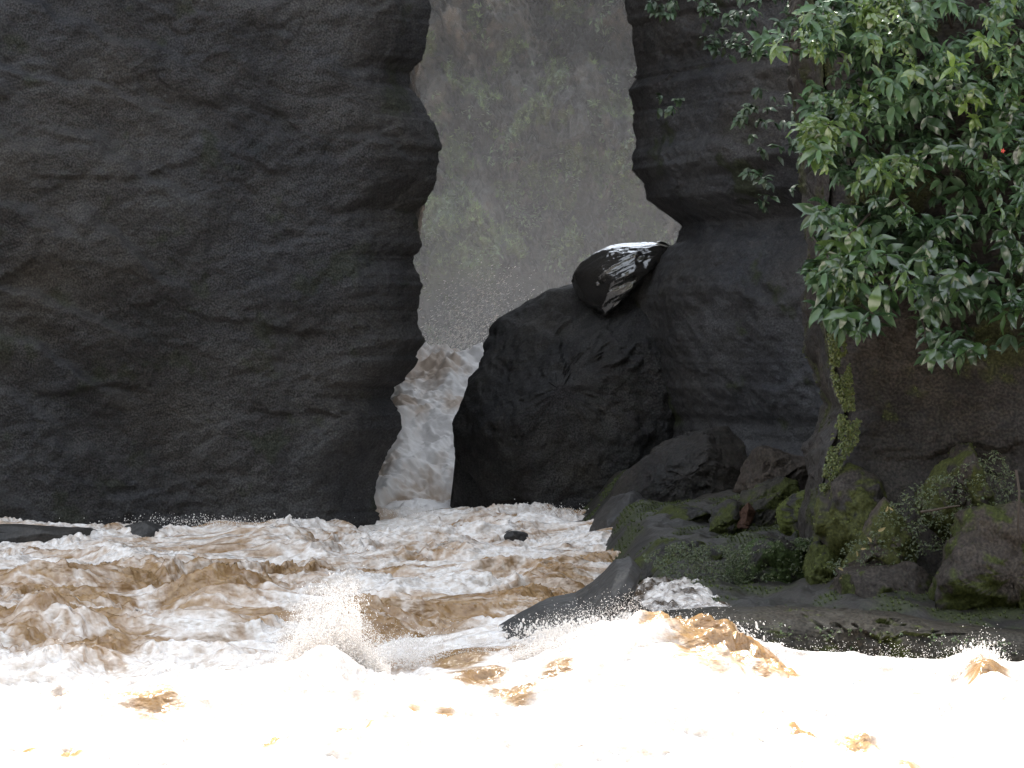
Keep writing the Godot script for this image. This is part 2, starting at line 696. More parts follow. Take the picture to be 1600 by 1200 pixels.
# mode 0: left cliff (front face, then the wall of the gap); mode 1: right cliff (wall of the gap, then the front)
func cliff_sheet(mode: int) -> ArrayMesh:
	var ys := rows_up(7.6, 0.03, 28.9)
	var nv := ys.size()
	var nf := 300
	var ns := 90
	var nu := nf + ns
	var pos := PackedVector3Array()
	var col := PackedColorArray()
	pos.resize(nu * nv)
	col.resize(nu * nv)
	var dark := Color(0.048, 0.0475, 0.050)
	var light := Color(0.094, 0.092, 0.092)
	var mossy := Color(0.040, 0.052, 0.018)
	for j in nv:
		var y := ys[j]
		for i in nu:
			var p: Vector3
			var nrm: Vector3
			var calm := 1.0
			if mode == 0:
				var ex := edge_x(LEFT_EDGE, y, 32.0, -0.04)
				if i < nf:
					var s := 1.0 - pow(1.0 - float(i) / nf, 1.35)
					var x := lerpf(-10.5 if y < 9.0 else -16.0, ex, s)
					var to_edge := ex - x
					var d := 31.2 + 0.9 * smoothstep(-9.0, -2.0, x) - 0.03 * y
					d += 0.75 * pow(clampf(1.0 - to_edge / 0.95, 0.0, 1.0), 2.0)
					p = Vector3(x, y, -d)
					nrm = Vector3(0, 0, 1)
					calm = clampf(to_edge / 0.35, 0.12, 1.0)
				else:
					var s := float(i - nf + 1) / ns
					var d := 31.2 + 0.9 + 0.75 - 0.03 * y + pow(s, 1.4) * 18.0
					p = Vector3(ex - 0.9 * pow(s, 0.7), y, -d)
					nrm = Vector3(1, 0, 0)
					calm = clampf(s * 4.0, 0.12, 0.6)
			else:
				var ex := edge_x(RIGHT_EDGE, y, 34.0, 0.05)
				if i < ns:
					var s := 1.0 - float(i) / ns
					p = Vector3(ex + lerpf(-0.9, 2.6, smoothstep(3.2, 4.0, y)) * pow(s, 0.7), y, -(34.4 + pow(s, 1.4) * 11.0))
					nrm = Vector3(-1, 0, 0)
					calm = clampf(s * 4.0, 0.1, 0.6)
				else:
					var s := pow(float(i - ns + 1) / nf, 1.25)
					var x := lerpf(ex, 10.0, s)
					var from_edge := x - ex
					var d := 34.0 - 1.55 * minf(from_edge, 4.0) - 0.35 * maxf(from_edge - 4.0, 0.0) + 0.4 * pow(clampf(1.0 - from_edge / 0.6, 0.0, 1.0), 2.0)
					d += 0.09 * (y - 2.0) * smoothstep(0.2, 2.0, from_edge) * float(y < 9.0) + 0.63 * float(y >= 9.0) * smoothstep(0.2, 2.0, from_edge)
					p = Vector3(x, y, -d)
					nrm = Vector3(-0.5, 0, 0.86)
					calm = clampf(from_edge / 0.35, 0.12, 1.0)
			var e := rock_relief(p, 0.16 if mode == 0 else 0.12)
			if mode == 0 and i < nf and y < 7.0:
				e += ledges(p)
			p += nrm * e * calm * 0.8
			if y > 22.0:
				p.y += 2.5 * n2("big", p.x * 2.2, 5.0) * (y - 22.0) / 8.0
			pos[j * nu + i] = p
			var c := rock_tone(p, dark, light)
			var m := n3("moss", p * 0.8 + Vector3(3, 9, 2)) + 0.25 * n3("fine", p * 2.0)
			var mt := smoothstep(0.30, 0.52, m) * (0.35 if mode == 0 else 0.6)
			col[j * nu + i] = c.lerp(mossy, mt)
	return grid(pos, col, nu, nv)


func build_cliffs() -> void:
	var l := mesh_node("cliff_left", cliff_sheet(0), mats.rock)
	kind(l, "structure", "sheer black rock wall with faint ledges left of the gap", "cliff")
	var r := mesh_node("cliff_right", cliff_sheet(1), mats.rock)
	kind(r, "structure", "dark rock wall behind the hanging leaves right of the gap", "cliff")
	# plateaus behind the rims, so that each cliff is a solid mass
	for s in [-1, 1]:
		var bx := BoxMesh.new()
		bx.size = Vector3(22, 28, 16)
		var m := StandardMaterial3D.new()
		m.albedo_color = lin(0.04, 0.045, 0.03)
		m.roughness = 0.9
		var o := mesh_node("plateau_left" if s < 0 else "plateau_right", bx, m)
		o.position = Vector3(-13.6 if s < 0 else 15.0, 13.0, -42.0 if s < 0 else -42.5)
		kind(o, "structure")
	build_buttress()
	build_sky_blocker()


func build_sky_blocker() -> void:
	# unseen wall added behind the viewer to keep low sky off the cliffs
	var nu := 90
	var nv := 50
	var pos := PackedVector3Array()
	var col := PackedColorArray()
	for j in nv:
		var y := lerpf(-1.0, 30.0, float(j) / (nv - 1))
		for i in nu:
			var x := lerpf(45.0, -45.0, float(i) / (nu - 1))
			var p := Vector3(x, y, 13.0 + 0.12 * y)
			p.z -= 2.0 * n3("big", p) + 1.0 * n3("mid", p)
			p.y += 2.0 * n2("big", x * 2.0, 3.0) * float(j) / nv
			pos.append(p)
			col.append(Color(0.05, 0.06, 0.035).lerp(Color(0.09, 0.11, 0.05), 0.5 + 0.5 * n3("mid", p)))
	var o := mesh_node("cliff_behind", grid(pos, col, nu, nv), mats.rock)
	kind(o, "structure")


const BUTTRESS_EDGE := [[-200, 1262], [0, 1268], [150, 1285], [300, 1292], [420, 1285], [520, 1292], [560, 1302], [600, 1310], [640, 1326], [680, 1312], [720, 1294], [760, 1288], [820, 1282], [900, 1272], [1000, 1262]]


func build_buttress() -> void:
	var ys := rows_up(6.2, 0.022, 8.7)
	var tufts := []
	var tints := []
	rng.seed = 77
	var nv := ys.size()
	var nf := 190
	var ns := 60
	var nu := nf + ns
	var pos := PackedVector3Array()
	var col := PackedColorArray()
	pos.resize(nu * nv)
	col.resize(nu * nv)
	var dark := Color(0.036, 0.032, 0.030)
	var light := Color(0.088, 0.079, 0.070)
	var mossy := Color(0.062, 0.070, 0.026)
	for j in nv:
		var y := ys[j]
		var py := HORIZON + (EYE - y) * FOCAL / 22.0
		var ex := (table(BUTTRESS_EDGE, py) - 800.0) / FOCAL * 22.0
		for i in nu:
			var p: Vector3
			var nrm: Vector3
			var calm := 1.0
			if i < ns:
				var s := 1.0 - float(i) / ns
				p = Vector3(ex + 0.6 * s, y, -(22.2 + pow(s, 1.3) * 6.0))
				nrm = Vector3(-1, 0, 0)
				calm = clampf(s * 6.0, 0.3, 1.0)
			else:
				var s := pow(float(i - ns + 1) / nf, 1.2)
				var x := lerpf(ex, 8.5, s)
				var from_edge := x - ex
				var d := 22.0 - 0.25 * from_edge + 0.35 * pow(clampf(1.0 - from_edge / 0.4, 0.0, 1.0), 2.0)
				d -= 0.55 * smoothstep(1.4, -0.2, y)
				p = Vector3(x, y, -d)
				nrm = Vector3(-0.2, 0, 0.98)
				calm = clampf(from_edge / 0.3, 0.15, 1.0)
			var e := rock_relief(p * 1.5 + Vector3(31, 4, 7), 0.08)
			p += nrm * e * calm * 0.75
			if y > 7.0:
				p.y += 0.8 * n2("big", p.x * 3.0, 9.0) * (y - 7.0) / 2.6
			pos[j * nu + i] = p
			var c := rock_tone(p * 1.4, dark, light)
			var m := n3("moss", p * Vector3(1.0, 0.7, 1.0) + Vector3(13, 2, 5)) + 0.3 * n3("fine", p * 2.0)
			var mt := smoothstep(0.10, 0.32, m)
			col[j * nu + i] = c.lerp(mossy, mt * 0.75)
			if mt > 0.5 and y < 5.5 and rng.randf() < 0.35:
				var k := rng.randf_range(0.6, 1.8)
				tufts.append(Transform3D(stand(nrm + Vector3(0, 0.6, 0), rng.randf() * TAU, rng.randf_range(0.012, 0.034)), p))
				tints.append(Color(mossy.r * k, mossy.g * k, mossy.b * k))
	var o := mesh_node("buttress", grid(pos, col, nu, nv), mats.rock)
	kind(o, "structure", "mossy brown rock buttress under the leafy shrubs", "cliff")
	copies("moss_tufts", tuft_mesh, mats.moss, tufts, tints, o)


func build_back_cliff() -> void:
	var nu := 420
	var ys := rows_up(13.5, 0.06, 17.0)
	var nv := ys.size()
	var pos := PackedVector3Array()
	var col := PackedColorArray()
	pos.resize(nu * nv)
	col.resize(nu * nv)
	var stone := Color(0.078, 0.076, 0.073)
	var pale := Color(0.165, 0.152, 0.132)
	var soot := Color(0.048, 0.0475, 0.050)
	var moss_a := Color(0.105, 0.135, 0.042)
	var moss_b := Color(0.075, 0.115, 0.06)
	var tufts := []
	var tints := []
	var leaves := []
	var leaf_t := []
	rng.seed = 71
	for j in nv:
		var y := ys[j]
		for i in nu:
			var u := 2.0 * i / (nu - 1) - 1.0
			var x := 0.6 + 7.5 * u + 14.0 * pow(absf(u), 4.0) * signf(u)
			var p := Vector3(x, y, -74.0)
			var q := p * Vector3(1.0, 0.8, 1.0)
			var e := n3("big", q) * 1.6 + n3("mid", q) * 0.7 + n3("ridge", q * 0.9) * 0.5 + n3("fine", q * 0.7) * 0.25
			e += n3("block", q * 0.8) * 0.9 + n3("block", q * 2.4) * 0.35 - 0.5 * smoothstep(0.5, 0.0, n3("joint", q * Vector3(0.9, 0.45, 0.9)) + 1.0)
			e += 0.5 * smoothstep(2.0, -1.5, x) * smoothstep(7.0, 4.0, y)
			e -= 0.10 * (y - 2.0)
			# a mossy apron on the left and a hollow washed out under it
			var slope := smoothstep(0.6, -1.0, x) * smoothstep(3.6, 4.4, y) * smoothstep(7.4, 5.8, y)
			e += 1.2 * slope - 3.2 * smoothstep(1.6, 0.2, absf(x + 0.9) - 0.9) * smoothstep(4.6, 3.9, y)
			p.z += e + 0.25 * n3("mid", q * 2.3)
			pos[j * nu + i] = p
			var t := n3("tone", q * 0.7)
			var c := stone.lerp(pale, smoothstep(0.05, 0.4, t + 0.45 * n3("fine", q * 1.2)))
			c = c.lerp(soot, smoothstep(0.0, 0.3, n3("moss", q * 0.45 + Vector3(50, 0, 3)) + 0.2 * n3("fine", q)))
			var mo := n3("moss", q * 0.6 + Vector3(5, 21, 0)) + 0.25 * n3("fine", q * 1.3)
			var mt := smoothstep(0.05, 0.25, mo + 0.35 * slope)
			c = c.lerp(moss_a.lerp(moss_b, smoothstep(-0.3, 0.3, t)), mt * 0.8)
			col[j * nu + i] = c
			if y < 13.0 and absf(x) < 7.5 and n3("mid", q * 1.4 + Vector3(0, 60, 0)) > 0.2 and rng.randf() < 0.10:
				for v in 4:
					leaves.append(Transform3D(leaf_basis(Vector3(rng.randf_range(-1, 1), rng.randf_range(-1.2, 0.5), rng.randf_range(0.1, 1)), Vector3(0.1, 1, 0.3), rng.randf_range(0.07, 0.2), rng.randf_range(-0.6, 0.6)), p + Vector3(rng.randfn(0, 0.08), rng.randfn(0, 0.08), 0.1)))
					var g := rng.randf_range(0.6, 1.6)
					leaf_t.append(Color(0.048 * g, 0.075 * g, 0.030 * g))
			if mt > 0.5 and y < 13.5 and absf(x) < 7.5 and rng.randf() < 0.2:
				var s := rng.randf_range(0.06, 0.2)
				tufts.append(Transform3D(Basis.from_euler(Vector3(rng.randf_range(0.3, 1.3), rng.randf() * TAU, rng.randf() * 0.6)).scaled(Vector3(s, s, s)), p))
				var k := rng.randf_range(0.6, 1.5)
				tints.append(Color(0.085 * k, 0.12 * k, 0.05 * k))
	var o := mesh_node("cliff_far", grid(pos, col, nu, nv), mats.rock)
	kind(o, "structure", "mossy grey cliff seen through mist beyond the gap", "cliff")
	var t := copies("moss", tuft_mesh, mats.moss, tufts, tints, o)
	t.name = "moss_tufts"
	copies("hanging_leaves", leaf_meshes[1], mats.leaf_tint, leaves, leaf_t, o)


# ---------------------------------------------------------------- the bank on the right
func bank_height(x: float, d: float) -> float:
	var h := -0.45 + 0.62 * smoothstep(0.75, 1.5, x) + 0.035 * (d - 21.0) + 0.10 * smoothstep(2.0, 3.2, x)
	h -= 0.5 * smoothstep(20.4, 18.6, d)
	h += 0.10 * n2("mid", x * 1.6, d * 1.2) + 0.05 * n2("fine", x, d)
	return h


func build_bank() -> void:
	var nu := 180
	var nv := 240
	var tufts := []
	var tints := []
	rng.seed = 78
	var pos := PackedVector3Array()
	var col := PackedColorArray()
	for j in nv:
		var d := 18.0 + 16.0 * j / (nv - 1)
		for i in nu:
			var x := 0.5 + 8.0 * pow(float(i) / (nu - 1), 1.3)
			var p := Vector3(x, bank_height(x, d), -d)
			pos.append(p)
			var c := rock_tone(p * 2.0, Color(0.022, 0.020, 0.017), Color(0.055, 0.048, 0.038))
			var m := n3("moss", p * 1.1 + Vector3(1, 0, 40))
			var mt := smoothstep(-0.05, 0.2, m)
			col.append(c.lerp(Color(0.058, 0.072, 0.024), mt * 0.8))
			if mt > 0.5 and rng.randf() < 0.8:
				var k := rng.randf_range(0.6, 1.8)
				tufts.append(Transform3D(stand(Vector3(0, 1, 0.2), rng.randf() * TAU, rng.randf_range(0.015, 0.04)), p))
				tints.append(Color(0.058 * k, 0.072 * k, 0.024 * k))
	var o := mesh_node("bank", grid(pos, col, nu, nv), mats.wet)
	copies("moss_tufts", tuft_mesh, mats.moss, tufts, tints, o)
	kind(o, "structure", "mossy stony bank at the foot of the right cliff", "bank")


# ---------------------------------------------------------------- rocks
# a rock whose outline seen across the river is poly (photo pixels) at distance d, thick metres deep either way
func rock_mesh(poly: Array, d: float, thick: float, o: Dictionary) -> Array:
	var n := poly.size()
	var c := Vector2.ZERO
	for q in poly:
		c += Vector2(q[0], q[1])
	c /= n
	if o.has("centre"):
		c = Vector2(o.centre[0], o.centre[1])
	var nu: int = o.get("nu", 96) + 1
	var nv: int = o.get("nv", 48)
	var rad := PackedFloat32Array()
	for i in nu:
		var f := TAU * i / (nu - 1)
		var dir := Vector2(cos(f), sin(f))
		var best := 1.0
		for k in n:
			var a := Vector2(poly[k][0], poly[k][1]) - c
			var b := Vector2(poly[(k + 1) % n][0], poly[(k + 1) % n][1]) - c
			var e := b - a
			var den := dir.cross(e)
			if absf(den) < 1e-6:
				continue
			var t := a.cross(e) / den
			var s := a.cross(dir) / den
			if t > 0.0 and s >= -0.001 and s <= 1.001:
				best = maxf(best, t)
		rad.append(best / FOCAL * d)
	var centre := pt(c.x, c.y, d)
	var sd: float = o.get("seed", 1.0)
	var box: float = o.get("box", 0.7)
	var rough: float = o.get("rough", 0.11)
	var freq: float = o.get("freq", 1.6)
	rng.seed = int(sd * 977) + 5
	var planes := []
	for k in int(o.get("cuts", 13)):
		var nn := Vector3(rng.randf_range(-1, 1), rng.randf_range(-0.6, 1), rng.randf_range(0.05, 1.0)).normalized()
		planes.append([nn, rng.randf_range(0.62, 0.9) + o.get("shallow", 0.0)])
	var big := 0.0
	for r in rad:
		big += r / nu
	for pl in planes:
		var far := 0.0
		for i in nu:
			var f := TAU * i / (nu - 1)
			far = maxf(far, sqrt(pow(maxf(0.0, cos(f) * rad[i] * pl[0].x - sin(f) * rad[i] * pl[0].y), 2.0) + pow(thick * pl[0].z, 2.0)))
		pl[1] *= far
	var pos := PackedVector3Array()
	var shift := Vector3(sd * 7.3, sd * 3.1, sd * 1.7)
	for j in nv:
		var ph := lerpf(-PI / 2, PI / 2, float(j) / (nv - 1))
		var ro := pow(maxf(cos(ph), 0.0), box)
		var zz := signf(sin(ph)) * pow(absf(sin(ph)), box)
		for i in nu:
			var f := TAU * i / (nu - 1)
			var local := Vector3(cos(f) * rad[i] * ro, -sin(f) * rad[i] * ro, zz * thick)
			for pl in planes:
				var over: float = local.dot(pl[0]) - pl[1]
				if over > 0.0:
					local -= pl[0] * over * 0.85
			var out := (local / Vector3(big, big, thick)).normalized()
			var p := centre + local
			var q := p * freq + shift
			if o.has("grain"):
				q -= o.grain * (q.dot(o.grain) * 0.8)
			var e := n3("mid", q) * 1.2 + n3("ridge", q * 0.9) * 0.8 + n3("fine", q * 0.8) * 0.6 - 0.5 * smoothstep(0.6, 0.95, n3("crack", q * 0.8)) + 0.8 * n3("block", q * 0.9)
			pos.append(p + out * e * rough * (0.45 + 0.55 * absf(zz)))
	var dark: Color = o.get("dark", Color(0.030, 0.028, 0.027))
	var light: Color = o.get("light", Color(0.072, 0.067, 0.062))
	var moss: float = o.get("moss", 0.0)
	var mosscol: Color = o.get("mosscol", Color(0.070, 0.082, 0.026))
	var col := PackedColorArray()
	var spots := []
	for j in nv:
		for i in nu:
			var k := j * nu + i
			var p := pos[k]
			var cc := rock_tone(p * 1.8 + shift, dark, light)
			if moss > 0.0:
				var a := pos[j * nu + (i + 1) % nu] - p
				var b := pos[mini(j + 1, nv - 1) * nu + i] - pos[maxi(j - 1, 0) * nu + i]
				var nr := a.cross(b).normalized()
				var m := n3("moss", p * 2.0 + shift) + 0.3 * n3("fine", p * 3.0) + 0.35 * nr.y + (moss - 0.7)
				var mt := smoothstep(-0.05, 0.14, m)
				cc = cc.lerp(mosscol, mt)
				if mt > 0.6 and nr.z > -0.3:
					spots.append([p, nr])
			col.append(cc)
	return [grid(pos, col, nu, nv, true), spots]


func rock(called: String, label: String, poly: Array, d: float, thick: float, o: Dictionary) -> MeshInstance3D:
	var made := rock_mesh(poly, d, thick, o)
	var node := mesh_node(called, made[0], mats[o.get("mat", "rock")])
	tag(node, label, o.get("category", "rock"), o.get("group", ""))
	var spots: Array = made[1]
	if spots.size() > 20:
		var where := []
		var tints := []
		var mc: Color = o.get("mosscol", Color(0.070, 0.082, 0.026))
		var count: int = o.get("tufts", 900)
		for k in count:
			var s: Array = spots[rng.randi() % spots.size()]
			var p: Vector3 = s[0] + Vector3(rng.randf_range(-0.02, 0.02), rng.randf_range(-0.02, 0.02), rng.randf_range(-0.02, 0.02))
			where.append(Transform3D(stand(s[1], rng.randf() * TAU, rng.randf_range(0.010, 0.026)), p))
			var g := rng.randf_range(0.6, 1.9)
			tints.append(Color(mc.r * g, mc.g * g, mc.b * g))
		copies("moss", tuft_mesh, mats.moss, where, tints, node)
	return node


func stand(up: Vector3, turn: float, s: float) -> Basis:
	var y := up.normalized()
	var x := y.cross(Vector3(0.31, 0.2, 0.93)).normalized()
	var z := x.cross(y)
	return (Basis(x, y, z) * Basis(Vector3.UP, turn)).scaled_local(Vector3(s, s, s))


func build_rocks() -> void:
	var brownish := {"dark": Color(0.045, 0.037, 0.031), "light": Color(0.105, 0.088, 0.074)}
	# the great wedge in the gap and the wet slab on it
	rock("wedged_boulder", "huge dark wedge-shaped boulder standing in the gap below the wet slab", [[706, 830], [708, 780], [711, 720], [715, 655], [729, 622], [740, 590], [755, 575], [759, 540], [774, 506], [800, 489], [840, 466], [872, 446], [895, 432], [950, 420], [1010, 455], [1060, 490], [1085, 560], [1090, 640], [1075, 710], [1020, 780], [970, 810], [945, 830]], 35.3, 1.25,
		{"seed": 1.0, "nu": 200, "nv": 110, "box": 0.55, "rough": 0.09, "cuts": 7, "freq": 1.2, "shallow": 0.06, "dark": Color(0.038, 0.037, 0.038), "light": Color(0.074, 0.072, 0.071), "category": "boulder"})
	rock("wet_slab", "shiny wet rock slab lying tilted across the top of the great boulder", [[888, 440], [908, 410], [930, 396], [955, 384], [985, 379], [1022, 378], [1062, 372], [1080, 388], [1045, 408], [1015, 424], [990, 448], [975, 478], [950, 500], [930, 482], [905, 488]], 34.6, 0.55,
		{"seed": 2.0, "nu": 150, "nv": 80, "box": 0.7, "rough": 0.06, "cuts": 34, "shallow": 0.02, "freq": 1.8, "grain": Vector3(0.86, 0.42, 0.28), "mat": "soaked", "category": "rock slab"})
	rock("foot_rock", "rounded black rock at the waterline before the wedge-shaped boulder", [[918, 852], [925, 825], [940, 795], [958, 778], [990, 772], [1020, 790], [1030, 830], [1025, 860]], 30.0, 0.5, {"seed": 3.0, "rough": 0.05, "mat": "wet"})
	rock("leaning_rock", "broad dark rock face leaning against the right cliff above the mossy stones", [[950, 800], [955, 765], [975, 735], [1010, 712], [1045, 690], [1090, 670], [1140, 665], [1165, 700], [1180, 760], [1150, 810], [1050, 830]], 30.4, 0.55, {"seed": 4.0, "nu": 130, "nv": 64, "rough": 0.08, "light": Color(0.056, 0.051, 0.046)})
	rock("river_stone", "small black stone breaking the surface below the gap", [[772, 848], [782, 834], [800, 829], [822, 834], [838, 848], [800, 852]], 30.2, 0.25, {"seed": 5.0, "rough": 0.03, "mat": "wet", "group": "stones in the river", "category": "stone"})
	rock("river_stone", "humped black stone awash at the foot of the left cliff", [[180, 842], [195, 822], [225, 814], [255, 822], [285, 842], [230, 850]], 30.2, 0.3, {"seed": 6.0, "rough": 0.03, "mat": "wet", "group": "stones in the river", "category": "stone"})
	rock("river_stone", "long low black ledge stone awash at the foot of the left cliff", [[-60, 850], [-40, 822], [20, 820], [80, 824], [140, 826], [172, 840], [150, 852], [40, 856]], 30.0, 0.4, {"seed": 7.0, "rough": 0.04, "mat": "wet", "group": "stones in the river", "category": "stone"})

	# mossy stones at the foot of the right cliff
	rock("mossy_boulder", "long green moss-covered boulder beside the rounded black waterline rock", [[975, 860], [985, 830], [1020, 808], [1060, 790], [1085, 792], [1105, 815], [1120, 850], [1060, 872]], 27.4, 0.5, {"seed": 8.0, "moss": 1.04, "category": "boulder"})
	rock("mossy_boulder", "domed pale mossy boulder with a hollow under it before the cliff", [[1160, 800], [1165, 770], [1190, 750], [1215, 744], [1245, 755], [1262, 785], [1265, 830], [1210, 845], [1170, 830]], 27.0, 0.42, {"seed": 9.0, "moss": 0.84, "cuts": 11, "light": Color(0.085, 0.078, 0.06), "category": "boulder"})
	rock("red_stone", "small reddish brown stone leaning under the domed mossy boulder", [[1152, 825], [1158, 795], [1172, 782], [1184, 800], [1172, 828]], 26.3, 0.12, {"seed": 10.0, "rough": 0.03, "dark": Color(0.07, 0.04, 0.03), "light": Color(0.12, 0.07, 0.05), "category": "stone"})
	rock("mossy_boulder", "low moss-topped stone left of the reddish stone", [[1112, 825], [1120, 800], [1138, 785], [1160, 790], [1164, 820], [1140, 838]], 26.6, 0.28, {"seed": 11.0, "moss": 0.94, "category": "boulder"})
	rock("mossy_boulder", "flat yellow-green mossy slab jutting beside the buttress edge", [[1232, 800], [1250, 782], [1290, 772], [1310, 785], [1305, 830], [1255, 838], [1235, 825]], 24.6, 0.3, {"seed": 12.0, "moss": 1.0, "mosscol": Color(0.10, 0.118, 0.032), "category": "boulder"})
	rock("shadow_rock", "dark brown rock wedged behind the domed mossy boulder", [[1150, 770], [1165, 725], [1195, 705], [1250, 720], [1290, 730], [1300, 790], [1230, 800]], 28.4, 0.4, {"seed": 13.0, "dark": brownish.dark, "light": brownish.light})
	rock("mossy_boulder", "ragged low mossy boulder above the small cascade", [[985, 905], [1000, 875], [1040, 852], [1085, 850], [1130, 862], [1150, 890], [1120, 915], [1050, 918]], 23.6, 0.5, {"seed": 14.0, "moss": 0.90, "category": "boulder"})
	rock("mossy_boulder", "broad leafy mossy boulder between the cascade and the buttress", [[1120, 935], [1135, 880], [1180, 850], [1240, 845], [1290, 860], [1300, 920], [1280, 955], [1190, 958]], 22.4, 0.55, {"seed": 15.0, "moss": 1.07, "mosscol": Color(0.06, 0.09, 0.032), "category": "boulder"})

	# the foot of the buttress
	rock("crag", "mossy upright crag at the lower corner of the buttress", [[1280, 880], [1287, 800], [1298, 750], [1330, 722], [1368, 738], [1396, 775], [1410, 840], [1390, 890], [1330, 900]], 21.7, 0.4, {"seed": 16.0, "moss": 0.88, "mosscol": Color(0.080, 0.090, 0.028), "cuts": 12, "light": brownish.light, "group": "crags at the foot of the buttress", "category": "crag"})
	rock("crag", "twin-peaked mossy crag under the bare brown rock face", [[1430, 830], [1440, 775], [1470, 735], [1505, 700], [1528, 698], [1545, 722], [1562, 770], [1570, 830], [1510, 860]], 21.4, 0.42, {"seed": 17.0, "moss": 0.96, "mosscol": Color(0.074, 0.082, 0.027), "cuts": 12, "light": brownish.light, "group": "crags at the foot of the buttress", "category": "crag"})
	rock("crag", "pointed moss-edged crag with fallen yellow leaves on its flank", [[1318, 915], [1340, 850], [1366, 800], [1388, 768], [1408, 796], [1428, 850], [1425, 915], [1370, 930]], 21.2, 0.32, {"seed": 18.0, "moss": 0.92, "mosscol": Color(0.084, 0.094, 0.028), "cuts": 12, "light": brownish.light, "group": "crags at the foot of the buttress", "category": "crag"})
	rock("dome_rock", "smooth domed brown rock standing on the flat shelf", [[1285, 968], [1292, 920], [1310, 885], [1350, 862], [1405, 862], [1450, 885], [1472, 930], [1470, 980], [1380, 985]], 20.9, 0.42, {"seed": 19.0, "rough": 0.09, "moss": 0.62, "dark": brownish.dark, "light": brownish.light, "tufts": 500, "category": "boulder"})
	rock("crag", "dark weathered crag with hanging roots beyond the domed rock", [[1440, 1000], [1450, 910], [1475, 840], [1530, 800], [1590, 790], [1660, 800], [1700, 900], [1690, 1030], [1540, 1020]], 20.6, 0.5, {"seed": 20.0, "moss": 0.74, "dark": brownish.dark, "light": brownish.light, "cuts": 18, "rough": 0.17, "nu": 150, "nv": 70, "group": "crags at the foot of the buttress", "category": "crag"})
	rock("mossy_boulder", "narrow moss-draped stone tucked against the buttress corner", [[1255, 955], [1262, 900], [1275, 862], [1300, 850], [1325, 880], [1330, 935], [1300, 965]], 21.6, 0.3, {"seed": 21.0, "moss": 1.09, "mosscol": Color(0.072, 0.085, 0.026), "category": "boulder"})

	# smooth wet rocks at the water
	rock("sloping_rock", "smooth wet black rock sloping down into the rapids", [[715, 1020], [745, 1000], [795, 972], [845, 945], [900, 932], [935, 905], [962, 880], [985, 874], [1000, 890], [990, 915], [985, 935], [1030, 965], [1020, 1000], [900, 1020], [800, 1030]], 19.5, 0.75, {"seed": 22.0, "nu": 160, "nv": 80, "rough": 0.05, "cuts": 0, "box": 0.85, "centre": [935, 955], "mat": "wet"})
	rock("flat_shelf", "long flat dark rock shelf along the edge of the rapids", [[990, 985], [1030, 958], [1100, 950], [1200, 953], [1300, 960], [1400, 966], [1500, 980], [1620, 990], [1720, 1000], [1740, 1080], [1500, 1085], [1250, 1070], [1080, 1040]], 18.9, 0.6, {"seed": 23.0, "nu": 220, "nv": 90, "rough": 0.07, "cuts": 3, "box": 0.8, "moss": 0.58, "tufts": 2500, "centre": [1350, 1020], "dark": Color(0.034, 0.031, 0.026), "light": Color(0.064, 0.058, 0.048), "category": "rock shelf"})
	build_cascade()


func build_cascade() -> void:
	# a thin sheet of water that runs off the bank between the mossy boulders onto the shelf
	var nu := 70
	var nv := 50
	var pos := PackedVector3Array()
	var col := PackedColorArray()
	for j in nv:
		var t := float(j) / (nv - 1)
		for i in nu:
			var s := float(i) / (nu - 1)
			var a := pt(lerpf(1000, 1165, s), 962.0, 19.75)
			var b := pt(lerpf(985, 1120, s), 908.0, 22.2)
			var p := a.lerp(b, t)
			p.y += 0.05 * n2("chop", p.x * 2.0, p.z * 2.0) + 0.03 * n2("ripple", p.x, p.z) - 0.10 * pow(absf(2.0 * s - 1.0), 3.0)
			pos.append(p)
			var f := smoothstep(-0.25, 0.35, n2("lace", p.x * 0.9, p.z * 0.6) + 0.5 * s - 0.45)
			col.append(Color(0.10, 0.075, 0.055).lerp(Color(0.78, 0.74, 0.71), f))
	var o := mesh_node("small_cascade", grid(pos, col, nu, nv), mats.water)
	kind(o, "structure", "small white cascade running off the mossy bank onto the flat shelf", "cascade")


# ---------------------------------------------------------------- leafy shrubs on the buttress
func inside(p: Vector2, poly: PackedVector2Array) -> bool:
	return Geometry2D.is_point_in_polygon(p, poly)


func leaf_basis(dir: Vector3, up: Vector3, size: float, roll: float) -> Basis:
	var z := dir.normalized()
	var x := up.cross(z).normalized()
	var y := z.cross(x)
	var b := Basis(x, y, z)
	return (b * Basis(Vector3(0, 0, 1), roll)).scaled_local(Vector3(size, size, size))


func shrub_inner(pp: PackedVector2Array, lo: Vector2, hi: Vector2, base: Vector3, count: int, d: float, size: float, where: Array, tints: Array) -> void:
	var made := 0
	for tried in count * 6:
		if made >= count:
			break
		var q := Vector2(rng.randf_range(lo.x, hi.x), rng.randf_range(lo.y, hi.y))
		if not inside(q, pp):
			continue
		made += 1
		var p := pt(q.x, q.y, d + rng.randf_range(0.35, 1.0)) - base
		for k in 4:
			var dir := Vector3(rng.randf_range(-1, 1), rng.randf_range(-1.2, 0.5), rng.randf_range(-0.1, 0.9))
			where.append(Transform3D(leaf_basis(dir, Vector3(0.1, 1, 0.3), size * rng.randf_range(0.6, 1.2), rng.randf_range(-0.6, 0.6)), p))
			var g := rng.randf_range(0.6, 1.5)
			tints.append(Color(0.034 * g, 0.066 * g, 0.027 * g))


